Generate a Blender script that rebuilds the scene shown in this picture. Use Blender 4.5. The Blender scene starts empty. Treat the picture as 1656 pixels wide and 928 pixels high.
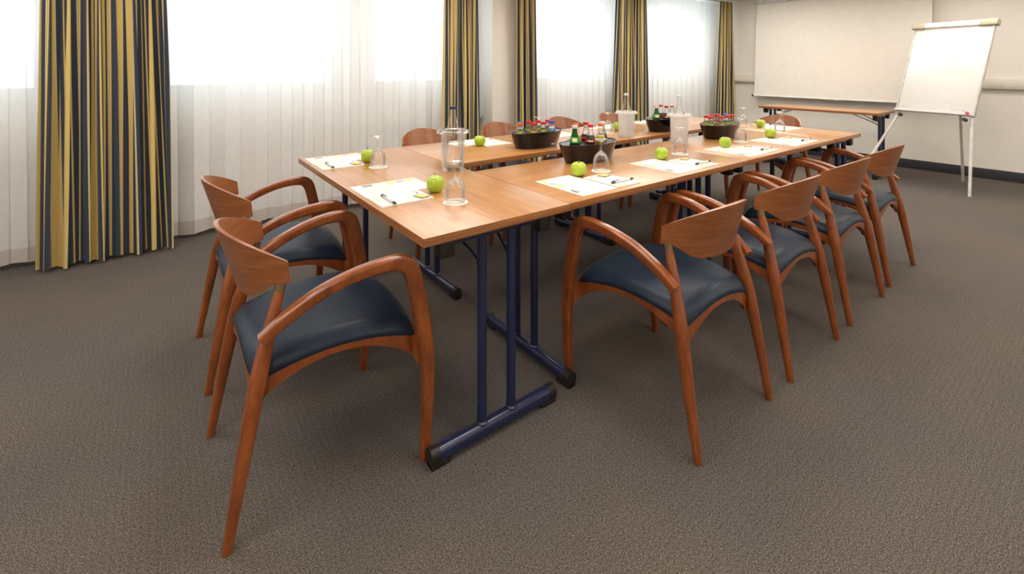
import bpy, bmesh, math, random
from mathutils import Vector, Matrix

C = bpy.context.scene.collection
SC = bpy.context.scene
PI = math.pi
R = math.radians

# ------------------------------------------------------------------ camera
cam_d = bpy.data.cameras.new('camera')
cam = bpy.data.objects.new('camera', cam_d)
C.objects.link(cam)
cam.location = (0, 0, 1.272)
cam.rotation_euler = (R(90), 0, R(-37.0))
cam_d.sensor_width = 36.0
cam_d.lens = 36.0 * 762.0 / 1656.0
cam_d.shift_y = -(464.0 - 107.0) / 1656.0
cam_d.clip_start = 0.05
cam_d.clip_end = 200
SC.camera = cam

# ------------------------------------------------------------------ world, exposure
SKY = 4.8
LAMP = 6.5
w = bpy.data.worlds.new('world')
SC.world = w
w.use_nodes = True
bg = w.node_tree.nodes['Background']
bg.inputs[0].default_value = (0.76, 0.89, 1.0, 1)
bg.inputs[1].default_value = SKY
SC.view_settings.view_transform = 'Standard'
SC.view_settings.look = 'None'
SC.view_settings.gamma = 1
SC.view_settings.exposure = 0.0
SC.view_settings.use_curve_mapping = False
SC.cycles.max_bounces = 14
SC.cycles.transparent_max_bounces = 24

# ------------------------------------------------------------------ materials
def lin(c):
    def f(v):
        v = v / 255.0
        return v / 12.92 if v <= 0.04045 else ((v + 0.055) / 1.055) ** 2.4
    return (f(c[0]), f(c[1]), f(c[2]), 1)

class NT:
    def __init__(self, name):
        self.m = bpy.data.materials.new(name)
        self.m.use_nodes = True
        self.t = self.m.node_tree
        self.b = self.t.nodes['Principled BSDF']
        self.out = self.t.nodes['Material Output']
    def n(self, typ, **kw):
        nd = self.t.nodes.new(typ)
        for k, v in kw.items():
            setattr(nd, k, v)
        return nd
    def l(self, a, b):
        self.t.links.new(a, b)
    def ramp(self, fac, stops, interp='LINEAR'):
        r = self.n('ShaderNodeValToRGB')
        r.color_ramp.interpolation = interp
        e = r.color_ramp.elements
        while len(e) < len(stops):
            e.new(0.5)
        for i, (p, c) in enumerate(stops):
            e[i].position = p
            e[i].color = c
        self.l(fac, r.inputs[0])
        return r.outputs[0]
    def noise(self, scale, detail=3, rough=0.5, vec=None, stretch=None, coord='Object'):
        tc = self.n('ShaderNodeTexCoord')
        src = tc.outputs[coord]
        if stretch:
            mp = self.n('ShaderNodeMapping')
            mp.inputs['Scale'].default_value = stretch
            self.l(src, mp.inputs[0])
            src = mp.outputs[0]
        nz = self.n('ShaderNodeTexNoise')
        nz.inputs['Scale'].default_value = scale
        nz.inputs['Detail'].default_value = detail
        nz.inputs['Roughness'].default_value = rough
        self.l(src, nz.inputs['Vector'])
        return nz.outputs['Fac']
    def bump(self, h, strength, dist=0.002):
        b = self.n('ShaderNodeBump')
        b.inputs['Strength'].default_value = strength
        b.inputs['Distance'].default_value = dist
        self.l(h, b.inputs['Height'])
        self.l(b.outputs[0], self.b.inputs['Normal'])
    def set(self, col=None, rough=0.5, metal=0, spec=0.5, coat=0, coat_rough=0.1):
        if col is not None:
            self.b.inputs['Base Color'].default_value = lin(col)
        self.b.inputs['Roughness'].default_value = rough
        self.b.inputs['Metallic'].default_value = metal
        self.b.inputs['Specular IOR Level'].default_value = spec
        self.b.inputs['Coat Weight'].default_value = coat
        self.b.inputs['Coat Roughness'].default_value = coat_rough
        return self

def plain(name, col, rough=0.5, metal=0, spec=0.5, coat=0, var=0.06, scale=12):
    """procedural: base colour with faint noise variation"""
    k = NT(name).set(None, rough, metal, spec, coat)
    f = k.noise(scale, 3)
    lo = tuple(max(0, v * (1 - var)) for v in col)
    hi = tuple(min(255, v * (1 + var)) for v in col)
    k.l(k.ramp(f, [(0.3, lin(lo)), (0.7, lin(hi))]), k.b.inputs['Base Color'])
    return k.m

def wood(name, dark, mid, light, stretch, scale=6, rough=0.35, coat=0.3, coat_rough=0.15, bump=0.05, fine=1.0):
    k = NT(name).set(None, rough, 0, 0.5, coat, coat_rough)
    f1 = k.noise(scale, 5, 0.6, stretch=stretch)
    f2 = k.noise(scale * 7, 4, 0.65, stretch=stretch)
    mx = k.n('ShaderNodeMath', operation='MULTIPLY_ADD')
    k.l(f2, mx.inputs[0]); mx.inputs[1].default_value = 0.45 * fine
    k.l(f1, mx.inputs[2])
    sb = k.n('ShaderNodeMath', operation='SUBTRACT')
    k.l(mx.outputs[0], sb.inputs[0]); sb.inputs[1].default_value = 0.225 * fine
    k.l(k.ramp(sb.outputs[0], [(0.30, lin(dark)), (0.5, lin(mid)), (0.70, lin(light))]), k.b.inputs['Base Color'])
    k.bump(f2, bump, 0.001)
    return k.m

def thin_glass(name, tint=(1, 1, 1), ior=1.45, edge=0.0, refl=0.6):
    k = NT(name)
    k.t.nodes.remove(k.b)
    tr = k.n('ShaderNodeBsdfTransparent')
    tr.inputs[0].default_value = (*tint, 1)
    gl = k.n('ShaderNodeBsdfGlossy')
    gl.inputs['Roughness'].default_value = 0.03
    fr = k.n('ShaderNodeFresnel'); fr.inputs[0].default_value = ior
    mx = k.n('ShaderNodeMixShader')
    fm = k.n('ShaderNodeMath', operation='MULTIPLY'); fm.inputs[1].default_value = refl
    k.l(fr.outputs[0], fm.inputs[0])
    k.l(fm.outputs[0], mx.inputs[0]); k.l(tr.outputs[0], mx.inputs[1]); k.l(gl.outputs[0], mx.inputs[2])
    if edge > 0:   # translucent white mixed in at grazing angles, imitating bright glints on glass edges
        lw = k.n('ShaderNodeLayerWeight'); lw.inputs[0].default_value = 0.25
        mu = k.n('ShaderNodeMath', operation='MULTIPLY'); mu.inputs[1].default_value = edge
        k.l(lw.outputs['Facing'], mu.inputs[0])
        df = k.n('ShaderNodeBsdfTranslucent'); df.inputs[0].default_value = (0.85, 0.88, 0.92, 1)
        m2 = k.n('ShaderNodeMixShader')
        k.l(mu.outputs[0], m2.inputs[0]); k.l(mx.outputs[0], m2.inputs[1]); k.l(df.outputs[0], m2.inputs[2])
        mx = m2
    k.l(mx.outputs[0], k.out.inputs[0])
    return k.m

MAT = {}
# chair wood (reddish stained beech)
MAT['chair_wood'] = wood('chair_wood', (114, 56, 21), (137, 70, 27), (154, 84, 35), (18, 5, 2.5), 4, 0.30, 0.65, 0.12, 0.04)
MAT['chair_veneer'] = wood('chair_veneer', (128, 72, 36), (146, 86, 45), (160, 99, 56), (1.2, 1.2, 16), 5, 0.36, 0.4, 0.2, 0.04)
# table laminate
MAT['table_top'] = wood('table_top', (160, 108, 58), (178, 124, 70), (192, 139, 84), (1.0, 13, 13), 3.2, 0.30, 0.40, 0.30, 0.003, 0.7)
MAT['table_edge'] = wood('table_edge', (124, 74, 38), (152, 96, 52), (174, 118, 68), (1.0, 1.0, 60), 2.0, 0.38, 0.2, 0.2, 0.02, 1.2)
MAT['blue_steel'] = plain('blue_steel', (25, 34, 70), 0.32, 0.0, 0.6, 0.4)
MAT['black_plastic'] = plain('black_plastic', (34, 29, 27), 0.45)
MAT['brass'] = plain('brass', (138, 116, 80), 0.35, 0.7)
MAT['steel_grey'] = plain('steel_grey', (190, 190, 190), 0.35, 0.6)
# seat vinyl
k = NT('blue_vinyl').set(None, 0.40, 0, 0.26, 0.08, 0.25)
f = k.noise(9, 4)
k.l(k.ramp(f, [(0.3, lin((22, 33, 48))), (0.7, lin((31, 46, 63)))]), k.b.inputs['Base Color'])
f2 = k.noise(260, 2)
k.bump(f2, 0.85, 0.0014)
MAT['vinyl'] = k.m
# carpet
k = NT('carpet').set(None, 0.95, 0, 0.12)
tc = k.n('ShaderNodeTexCoord')
f1 = k.noise(400, 2, 0.75)
f2 = k.noise(210, 3, 0.65)
f3 = k.noise(1.1, 3, 0.5)
base = k.ramp(f1, [(0.30, lin((36, 34, 32))), (0.44, lin((80, 74, 69))), (0.55, lin((98, 91, 85))), (0.70, lin((176, 167, 158)))])
sp = k.ramp(f2, [(0.36, (0.40, 0.40, 0.41, 1)), (0.48, (1, 1, 1, 1)), (0.62, (1.0, 1.0, 1.0, 1)), (0.70, (2.6, 2.5, 2.35, 1))])
m1 = k.n('ShaderNodeMix', data_type='RGBA', blend_type='MULTIPLY'); m1.inputs[0].default_value = 0.95
k.l(base, m1.inputs[6]); k.l(sp, m1.inputs[7])
# woven rows of small dark dots
mp = k.n('ShaderNodeMapping'); mp.inputs['Scale'].default_value = (52, 52, 52)
k.l(tc.outputs['Object'], mp.inputs[0])
vo = k.n('ShaderNodeTexVoronoi'); vo.inputs['Randomness'].default_value = 0.18; vo.inputs['Scale'].default_value = 1.0
vo.voronoi_dimensions = '2D'
k.l(mp.outputs[0], vo.inputs['Vector'])
dots = k.ramp(vo.outputs['Distance'], [(0.16, (0.62, 0.62, 0.62, 1)), (0.30, (1, 1, 1, 1))])
m2 = k.n('ShaderNodeMix', data_type='RGBA', blend_type='MULTIPLY'); m2.inputs[0].default_value = 0.38
k.l(m1.outputs[2], m2.inputs[6]); k.l(dots, m2.inputs[7])
cool_warm = k.ramp(f3, [(0.35, (0.98, 1.02, 1.08, 1)), (0.65, (1.16, 1.10, 1.03, 1))])  # random bluish and warm patches, painting cool shade and warm light into the carpet
m3 = k.n('ShaderNodeMix', data_type='RGBA', blend_type='MULTIPLY'); m3.inputs[0].default_value = 1
k.l(m2.outputs[2], m3.inputs[6]); k.l(cool_warm, m3.inputs[7])
k.l(m3.outputs[2], k.b.inputs['Base Color'])
k.bump(f2, 0.5, 0.004)
MAT['carpet'] = k.m
# plaster walls
def plaster(name, col):
    k = NT(name).set(None, 0.9, 0, 0.2)
    f = k.noise(3, 3)
    k.l(k.ramp(f, [(0.3, lin(tuple(v * 0.98 for v in col))), (0.7, lin(col))]), k.b.inputs['Base Color'])
    f2 = k.noise(55, 4, 0.6, stretch=(1, 1, 1.8))
    k.bump(f2, 0.35, 0.006)
    return k.m
MAT['plaster'] = plaster('plaster', (238, 232, 222))
MAT['ceiling'] = plaster('ceiling_paint', (236, 232, 226))
MAT['skirting'] = plain('skirting', (44, 46, 50), 0.6)
MAT['white_paint'] = plain('white_paint', (228, 224, 216), 0.45)
MAT['trunking'] = plain('trunking', (224, 216, 204), 0.4, var=0.02)
MAT['window_frame'] = plain('window_frame', (225, 226, 226), 0.35)
MAT['pane'] = thin_glass('window_pane', (0.97, 0.985, 0.985), 1.25)
# curtain stripes: the fabric coordinate (metres) is stored in UV
def stripe_mat():
    k = NT('striped_cloth')
    uv = k.n('ShaderNodeUVMap'); uv.uv_map = 'UVMap'
    sx = k.n('ShaderNodeSeparateXYZ'); k.l(uv.outputs[0], sx.inputs[0])
    dv = k.n('ShaderNodeMath', operation='DIVIDE'); dv.inputs[1].default_value = 0.128
    k.l(sx.outputs[0], dv.inputs[0])
    fr = k.n('ShaderNodeMath', operation='FRACT'); k.l(dv.outputs[0], fr.inputs[0])
    Y = lin((220, 192, 116)); N = lin((54, 63, 78)); W = lin((226, 214, 176)); B = lin((128, 92, 42))
    col = k.ramp(fr.outputs[0], [(0.0, Y), (0.34, W), (0.365, N), (0.60, B), (0.625, Y), (0.70, N), (0.97, W)], 'CONSTANT')
    f = k.noise(500, 2)
    v = k.ramp(f, [(0.3, (0.92, 0.92, 0.92, 1)), (0.7, (1.05, 1.05, 1.05, 1))])
    mx = k.n('ShaderNodeMix', data_type='RGBA', blend_type='MULTIPLY'); mx.inputs[0].default_value = 1
    k.l(col, mx.inputs[6]); k.l(v, mx.inputs[7])
    k.set(None, 0.75, 0, 0.3)
    k.b.inputs['Sheen Weight'].default_value = 0.2
    k.l(mx.outputs[2], k.b.inputs['Base Color'])
    tl = k.n('ShaderNodeBsdfTranslucent'); k.l(mx.outputs[2], tl.inputs[0])
    ms = k.n('ShaderNodeMixShader'); ms.inputs[0].default_value = 0.12
    k.l(k.b.outputs[0], ms.inputs[1]); k.l(tl.outputs[0], ms.inputs[2])
    k.l(ms.outputs[0], k.out.inputs[0])
    return k.m
MAT['stripe'] = stripe_mat()
def sheer_mat(name, trans, col):
    k = NT(name)
    k.t.nodes.remove(k.b)
    f = k.noise(40, 2, stretch=(6, 1, 0.4))
    c = k.ramp(f, [(0.3, lin(tuple(v * 0.975 for v in col))), (0.7, lin(col))])
    df = k.n('ShaderNodeBsdfDiffuse'); k.l(c, df.inputs[0])
    tl = k.n('ShaderNodeBsdfTranslucent'); k.l(c, tl.inputs[0])
    tr = k.n('ShaderNodeBsdfTransparent'); tr.inputs[0].default_value = (1, 1, 1, 1)
    a = k.n('ShaderNodeMixShader'); a.inputs[0].default_value = 0.33
    k.l(df.outputs[0], a.inputs[1]); k.l(tl.outputs[0], a.inputs[2])
    b = k.n('ShaderNodeMixShader'); b.inputs[0].default_value = trans
    k.l(a.outputs[0], b.inputs[1]); k.l(tr.outputs[0], b.inputs[2])
    k.l(b.outputs[0], k.out.inputs[0])
    return k.m
MAT['sheer'] = sheer_mat('sheer_voile', 0.09, (251, 249, 246))
MAT['sheer_hem'] = sheer_mat('sheer_hem', 0.04, (222, 215, 208))  # same voile with a greyer colour, for the backlight its doubled cloth blocks
MAT['paper'] = plain('paper', (234, 230, 216), 0.7, var=0.01)
MAT['print_grey'] = plain('print_grey', (168, 176, 180), 0.7)
MAT['print_yellow'] = plain('print_yellow', (238, 216, 140), 0.7)
MAT['print_dark'] = plain('print_dark', (70, 70, 72), 0.7)
MAT['print_pale'] = plain('print_pale', (222, 218, 206), 0.7)
MAT['wrapper'] = plain('sweet_wrapper', (214, 196, 110), 0.3)
MAT['wrapper_green'] = plain('sweet_wrapper_green', (120, 116, 62), 0.4)
MAT['navy_plastic'] = plain('navy_plastic', (38, 46, 84), 0.3)
k = NT('apple_skin').set(None, 0.28, 0, 0.5, 0.3, 0.1)
f = k.noise(14, 3)
k.l(k.ramp(f, [(0.3, lin((140, 170, 30))), (0.55, lin((170, 192, 48))), (0.75, lin((196, 206, 80)))]), k.b.inputs['Base Color'])
MAT['apple'] = k.m
MAT['stem_brown'] = plain('stem_brown', (74, 56, 30), 0.7)
MAT['glass'] = thin_glass('clear_glass', (0.99, 0.992, 0.995), 1.45, 0.22)
MAT['acrylic'] = thin_glass('clear_acrylic', (0.985, 0.988, 0.992), 1.45, 0.20)
MAT['green_glass'] = thin_glass('green_glass', (0.10, 0.42, 0.10), 1.5, 0.0)
def frosted():
    k = NT('frosted_acrylic')
    k.set((246, 245, 242), 0.4, 0, 0.4)
    f = k.noise(30, 2)
    k.l(k.ramp(f, [(0.3, lin((243, 242, 239))), (0.7, lin((250, 249, 247)))]), k.b.inputs['Base Color'])
    tl = k.n('ShaderNodeBsdfTranslucent'); tl.inputs[0].default_value = (0.86, 0.86, 0.84, 1)
    tr = k.n('ShaderNodeBsdfTransparent'); tr.inputs[0].default_value = (0.95, 0.95, 0.95, 1)
    a = k.n('ShaderNodeMixShader'); a.inputs[0].default_value = 0.5
    k.l(k.b.outputs[0], a.inputs[1]); k.l(tl.outputs[0], a.inputs[2])
    b = k.n('ShaderNodeMixShader'); b.inputs[0].default_value = 0.30
    k.l(a.outputs[0], b.inputs[1]); k.l(tr.outputs[0], b.inputs[2])
    k.l(b.outputs[0], k.out.inputs[0])
    return k.m
MAT['frosted'] = frosted()
MAT['bucket'] = plain('bucket_brown', (26, 14, 9), 0.2, 0, 0.3, 0.2)
MAT['bucket_black'] = plain('bucket_black', (9, 8, 10), 0.15, 0, 0.3, 0.25)
MAT['insert'] = plain('bucket_insert', (52, 54, 60), 0.3, 0, 0.5)
MAT['red'] = plain('red_cap', (196, 34, 34), 0.35)
MAT['orange'] = plain('orange_cap', (222, 96, 48), 0.35)
MAT['blue'] = plain('blue_cap', (50, 84, 170), 0.35)
MAT['silver'] = plain('silver_cap', (214, 214, 216), 0.3, 0.3)
MAT['cola'] = plain('cola', (26, 12, 12), 0.15)
MAT['yellow_drink'] = plain('yellow_drink', (214, 190, 20), 0.2)
MAT['juice_green'] = plain('juice_label_green', (150, 168, 50), 0.4)
MAT['juice_amber'] = plain('juice_label_amber', (206, 150, 50), 0.4)
MAT['juice_dark'] = plain('juice_dark', (66, 74, 28), 0.3)
MAT['label_green'] = plain('label_green', (36, 140, 66), 0.4)
MAT['label_red'] = plain('label_red', (190, 40, 52), 0.4)
MAT['label_blue'] = plain('label_blue', (110, 160, 214), 0.4)
MAT['label_cream'] = plain('label_cream', (232, 226, 170), 0.4)
MAT['milk'] = plain('pale_drink', (220, 226, 230), 0.3)
MAT['screen'] = plain('screen_cloth', (228, 222, 211), 0.8, var=0.01)
MAT['board'] = plain('white_board', (214, 211, 206), 0.3, var=0.01)
MAT['beige_plastic'] = plain('beige_plastic', (178, 168, 142), 0.5)
MAT['grey_case'] = plain('grey_case', (196, 192, 186), 0.5)
k = NT('lamp_glow')
k.t.nodes.remove(k.b)
em = k.n('ShaderNodeEmission'); em.inputs[0].default_value = (1.0, 0.925, 0.84, 1); em.inputs[1].default_value = LAMP
k.l(em.outputs[0], k.out.inputs[0])
MAT['lamp'] = k.m

# ------------------------------------------------------------------ mesh helpers
class MB:
    def __init__(self):
        self.v, self.f, self.mi, self.uv = [], [], [], {}
    def add(self, vs, fs, mi=0):
        o = len(self.v)
        self.v += [tuple(p) for p in vs]
        for f_ in fs:
            self.f.append(tuple(i + o for i in f_)); self.mi.append(mi)
    def box(self, lo, hi, mi=0, bevel=0.0, mi_side=None):
        bm = bmesh.new()
        bmesh.ops.create_cube(bm, size=1)
        for v in bm.verts:
            v.co = Vector(((lo[i] + hi[i]) / 2 + v.co[i] * (hi[i] - lo[i]) for i in range(3)))
        if bevel > 0:
            bmesh.ops.bevel(bm, geom=list(bm.edges), offset=bevel, segments=2, affect='EDGES', profile=0.5)
        bm.normal_update()
        bm.verts.index_update()
        o = len(self.v)
        self.v += [tuple(v.co) for v in bm.verts]
        for f_ in bm.faces:
            self.f.append(tuple(v.index + o for v in f_.verts))
            self.mi.append(mi_side if (mi_side is not None and abs(f_.normal.z) < 0.6) else mi)
        bm.free()
        return self
    def obox(self, origin, ax, ay, az, lo, hi, mi=0, bevel=0.0):
        m = MB(); m.box(lo, hi, mi, bevel)
        origin = Vector(origin)
        self.add([origin + ax * p[0] + ay * p[1] + az * p[2] for p in m.v], m.f, mi)
        return self
    def lathe(self, prof, n=24, mi=0, closed=False, sx=1.0, sy=1.0, org=(0, 0, 0), cap0=False, cap1=False):
        vs, fs = [], []
        k_ = len(prof)
        for (r, z) in prof:
            for i in range(n):
                a = 2 * PI * i / n
                vs.append((org[0] + r * sx * math.cos(a), org[1] + r * sy * math.sin(a), org[2] + z))
        rng = range(k_) if closed else range(k_ - 1)
        for j in rng:
            j2 = (j + 1) % k_
            for i in range(n):
                i2 = (i + 1) % n
                fs.append((j * n + i, j * n + i2, j2 * n + i2, j2 * n + i))
        if cap0: fs.append(tuple(range(n))[::-1])
        if cap1: fs.append(tuple((k_ - 1) * n + i for i in range(n)))
        self.add(vs, fs, mi)
        return self
    def sweep(self, pts, rad, hint=(1, 0, 0), n=12, e=2.0, res=4, mi=0, caps=True):
        """pts: control points; rad: (w, h) half sizes per control point; w along hint, h across; e: superellipse exponent"""
        P = [Vector(p) for p in pts]
        W = [(r_, r_) if not isinstance(r_, tuple) else r_ for r_ in rad]
        path, ws = [], []
        m_ = len(P)
        if m_ == 2 or res <= 1:
            path, ws = P, W
        else:
            for i in range(m_ - 1):
                p0, p1, p2, p3 = P[max(i - 1, 0)], P[i], P[i + 1], P[min(i + 2, m_ - 1)]
                for s in range(res):
                    t = s / res
                    path.append(0.5 * ((2 * p1) + (p2 - p0) * t + (2 * p0 - 5 * p1 + 4 * p2 - p3) * t * t + (3 * p1 - p0 - 3 * p2 + p3) * t ** 3))
                    ws.append((W[i][0] + (W[i + 1][0] - W[i][0]) * t, W[i][1] + (W[i + 1][1] - W[i][1]) * t))
            path.append(P[-1]); ws.append(W[-1])
        hv = Vector(hint).normalized()
        vs, fs = [], []
        L = len(path)
        for i in range(L):
            t = (path[min(i + 1, L - 1)] - path[max(i - 1, 0)]).normalized()
            s = (hv - t * hv.dot(t)).normalized()
            u = t.cross(s)
            for j in range(n):
                a = 2 * PI * (j + 0.5) / n
                ca, sa = math.cos(a), math.sin(a)
                x = math.copysign(abs(ca) ** (2 / e), ca) * ws[i][0]
                y = math.copysign(abs(sa) ** (2 / e), sa) * ws[i][1]
                vs.append(path[i] + s * x + u * y)
        for i in range(L - 1):
            for j in range(n):
                j2 = (j + 1) % n
                fs.append((i * n + j, i * n + j2, (i + 1) * n + j2, (i + 1) * n + j))
        if caps:
            fs.append(tuple(range(n))[::-1]); fs.append(tuple((L - 1) * n + j for j in range(n)))
        self.add(vs, fs, mi)
        return self
    def tube(self, a, b, r, n=12, mi=0, hint=None):
        d = Vector(b) - Vector(a)
        if hint is None:
            hint = (1, 0, 0) if abs(d.normalized().x) < 0.8 else (0, 0, 1)
        return self.sweep([a, b], [r, r], hint, n, 2.0, 1, mi)
    def grid(self, fn, nu, nv, mi=0, flip=False):
        vs = [fn(i / nu, j / nv) for j in range(nv + 1) for i in range(nu + 1)]
        fs = []
        for j in range(nv):
            for i in range(nu):
                q = (j * (nu + 1) + i, j * (nu + 1) + i + 1, (j + 1) * (nu + 1) + i + 1, (j + 1) * (nu + 1) + i)
                fs.append(q[::-1] if flip else q)
        self.add(vs, fs, mi)
        return self
    def build(self, name, mats, parent=None, smooth=35, loc=None, fix=True):
        me = bpy.data.meshes.new(name)
        me.from_pydata([tuple(v) for v in self.v], [], self.f)
        if not isinstance(mats, (list, tuple)):
            mats = [mats]
        for m in mats:
            me.materials.append(MAT[m] if isinstance(m, str) else m)
        me.polygons.foreach_set('material_index', self.mi)
        if fix:
            bm = bmesh.new(); bm.from_mesh(me)
            bmesh.ops.recalc_face_normals(bm, faces=bm.faces)
            bm.to_mesh(me); bm.free()
        if smooth:
            me.shade_smooth()
            me.set_sharp_from_angle(angle=R(smooth))
        me.update()
        o = bpy.data.objects.new(name, me)
        C.objects.link(o)
        if parent is not None:
            o.parent = parent
        if loc is not None:
            o.location = loc
        return o

def tag(o, label, cat, group=None):
    o['label'] = label; o['category'] = cat
    if group: o['group'] = group
    return o
def thing(name, label, cat, loc=(0, 0, 0), rz=0.0, group=None):
    o = bpy.data.objects.new(name, None)
    C.objects.link(o)
    o.empty_display_size = 0.05
    o.location = loc; o.rotation_euler = (0, 0, rz)
    return tag(o, label, cat, group)
def struct(name, mb, m, parent=None, smooth=35):
    o = mb.build(name, m, parent, smooth)
    if parent is None: o['kind'] = 'structure'
    return o
def copy_tree(o, parent=None):
    c = o.copy(); C.objects.link(c)
    if parent is not None: c.parent = parent
    for ch in list(o.children): copy_tree(ch, c)
    return c
def dup(o, loc, rz, label, group=None):
    c = copy_tree(o)
    c.location = loc; c.rotation_euler = (0, 0, rz); c['label'] = label
    if group: c['group'] = group
    return c

# ------------------------------------------------------------------ room
XW, YW, XB, YB, ZC = 7.51, 4.50, -2.6, -2.6, 2.325
struct('floor', MB().box((XB, YB, -0.1), (XW, YW + 0.25, 0.0)), 'carpet', smooth=0)
struct('ceiling', MB().box((XB, YB, ZC), (XW, YW + 0.25, ZC + 0.1)), 'ceiling', smooth=0)
struct('wall_front', MB().box((XW, YB, 0), (XW + 0.2, YW + 0.25, ZC)), 'plaster', smooth=0)
struct('wall_back', MB().box((XB - 0.2, YB, 0), (XB, YW + 0.25, ZC)), 'plaster', smooth=0)
struct('wall_right', MB().box((XB, YB - 0.2, 0), (XW, YB, ZC)), 'plaster', smooth=0)
WIN = [(-2.3, -0.62), (-0.05, 1.32), (1.68, 2.72), (3.55, 5.1), (5.5, 7.2)]
ZS, ZT = 1.05, 2.27
m = MB()
m.box((XB, YW, 0), (XW, YW + 0.25, ZS))
m.box((XB, YW, ZT), (XW, YW + 0.25, ZC))
xs = [XB] + [v for p in WIN for v in p] + [XW]
for i in range(0, len(xs), 2):
    m.box((xs[i], YW, ZS), (xs[i + 1], YW + 0.25, ZT))
struct('wall_left', m, 'plaster', smooth=0)
struct('trim_1', MB().box((2.90, 4.20, 0), (3.27, YW, ZC), bevel=0.006), 'plaster')       # pillar between the windows
struct('trim_2', MB().box((XB, 4.38, 0.70), (2.89, YW, 0.74), bevel=0.004), 'white_paint')   # parapet ledge behind the sheers
struct('trim_3', MB().box((3.28, 4.38, 0.70), (XW, YW, 0.74), bevel=0.004), 'white_paint')
for i, (a, b) in enumerate(WIN):
    wnd = bpy.data.objects.new('window_%d' % (i + 1), None)
    C.objects.link(wnd); wnd['kind'] = 'structure'; wnd.location = ((a + b) / 2, YW + 0.12, ZS)
    hw, hh = (b - a) / 2, ZT - ZS
    fr = MB()
    fr.box((-hw, -0.03, 0), (-hw + 0.06, 0.03, hh), bevel=0.004).box((hw - 0.06, -0.03, 0), (hw, 0.03, hh), bevel=0.004)
    fr.box((-hw + 0.06, -0.03, 0), (hw - 0.06, 0.03, 0.07), bevel=0.004).box((-hw + 0.06, -0.03, hh - 0.06), (hw - 0.06, 0.03, hh), bevel=0.004)
    fr.box((-0.04, -0.03, 0.07), (0.04, 0.03, hh - 0.06), bevel=0.004)
    fr.build('window_frame', 'window_frame', wnd)
    for s in (-1, 1):
        lo, hi = (0.04, hw - 0.06) if s > 0 else (-hw + 0.06, -0.04)
        MB().box((lo, -0.004, 0.07), (hi, 0.004, hh - 0.06)).build('pane', 'pane', wnd, 0)
    MB().box((-hw, -0.17, -0.0), (hw, -0.03, 0.025), bevel=0.004).build('window_sill', 'white_paint', wnd)
# skirting
struct('baseboard_front', MB().box((XW - 0.015, YB, 0), (XW, YW, 0.112), bevel=0.003), 'skirting')
struct('baseboard_right', MB().box((XB, YB, 0), (XW - 0.016, YB + 0.015, 0.112), bevel=0.003), 'skirting')
struct('baseboard_back', MB().box((XB, YB + 0.016, 0), (XB + 0.015, YW, 0.112), bevel=0.003), 'skirting')
# cable trunking along the front wall
m = MB().box((XW - 0.055, YB + 0.02, 1.02), (XW - 0.001, YW - 0.01, 1.13), bevel=0.004)
t = m.build('cable_trunking', 'trunking')
tag(t, 'cream cable trunking running along the wall behind screen and flipchart', 'trunking')
m = MB()
for y0, y1 in ((YB + 0.05, 0.42), (0.424, 2.0), (2.004, 3.6), (3.604, 4.45)):
    m.box((XW - 0.060, y0, 1.04), (XW - 0.0545, y1, 1.112), bevel=0.0015)
m.build('cover', 'trunking', t)

# ceiling lights (above the frame)
m_fr = MB()
for a, b in (((-0.62, -0.62), (0.62, -0.59)), ((-0.62, 0.59), (0.62, 0.62)), ((-0.62, -0.59), (-0.59, 0.59)), ((0.59, -0.59), (0.62, 0.59))):
    m_fr.box((a[0], a[1], -0.025), (b[0], b[1], 0.0), bevel=0.003)
first = None
for ix, x in enumerate((-0.9, 1.6, 4.1, 6.1)):
    for iy, y in enumerate((-1.2, 1.0, 2.9)):
        lab = 'square ceiling light panel with white frame above the meeting room'
        if first is None:
            first = thing('ceiling_light', lab, 'light', (x, y, ZC), 0, 'ceiling light panels')
            m_fr.build('frame', 'white_paint', first)
            MB().box((-0.589, -0.589, -0.018), (0.589, 0.589, -0.012)).build('diffuser', 'lamp', first, 0)
        else:
            dup(first, (x, y, ZC), 0, lab, 'ceiling light panels')

# ------------------------------------------------------------------ curtains
def fold_fn(seed, n):
    rnd = random.Random(seed)
    ph = [rnd.uniform(0, 6.28) for _ in range(8)]
    def f(s):
        return 2 * PI * n * s + 0.9 * math.sin(2 * PI * 1.7 * s + ph[0]) + 0.5 * math.sin(2 * PI * 3.1 * s + ph[1])
    def a(s):
        return 0.72 + 0.28 * math.sin(2 * PI * 2.3 * s + ph[2]) * math.sin(2 * PI * 1.1 * s + ph[3])
    def d(s, t):
        return 0.35 * math.sin(2 * PI * 1.3 * s + ph[4] + 1.4 * t) + 0.25 * math.sin(2 * PI * 2.9 * s + ph[5] - 1.1 * t)
    return f, a, d

def cloth(x0t, x1t, x0b, x1b, y0, zt, zb, n, amp, seed, nu, nv, over=0.25, top_amp=0.55):
    f, a, d = fold_fn(seed, n)
    def fn(u, t):            # t: 0 at the bottom, 1 at the top
        k_ = 1 - t
        ph = f(u) + d(u, k_) * 1.5
        xa = x0t + (x1t - x0t) * u
        xb = x0b + (x1b - x0b) * u
        x = xa + (xb - xa) * (k_ ** 0.8)
        A = amp * a(u) * (top_amp + (1 - top_amp) * min(1, k_ * 1.6))
        x += over * abs(x1b - x0b) / n * math.sin(2 * ph) * min(1, 0.5 + k_)
        return (x, y0 + A * math.sin(ph), zb + (zt - zb) * t + (0.006 * math.sin(ph * 0.5) if t == 0 else 0))
    return fn

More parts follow.
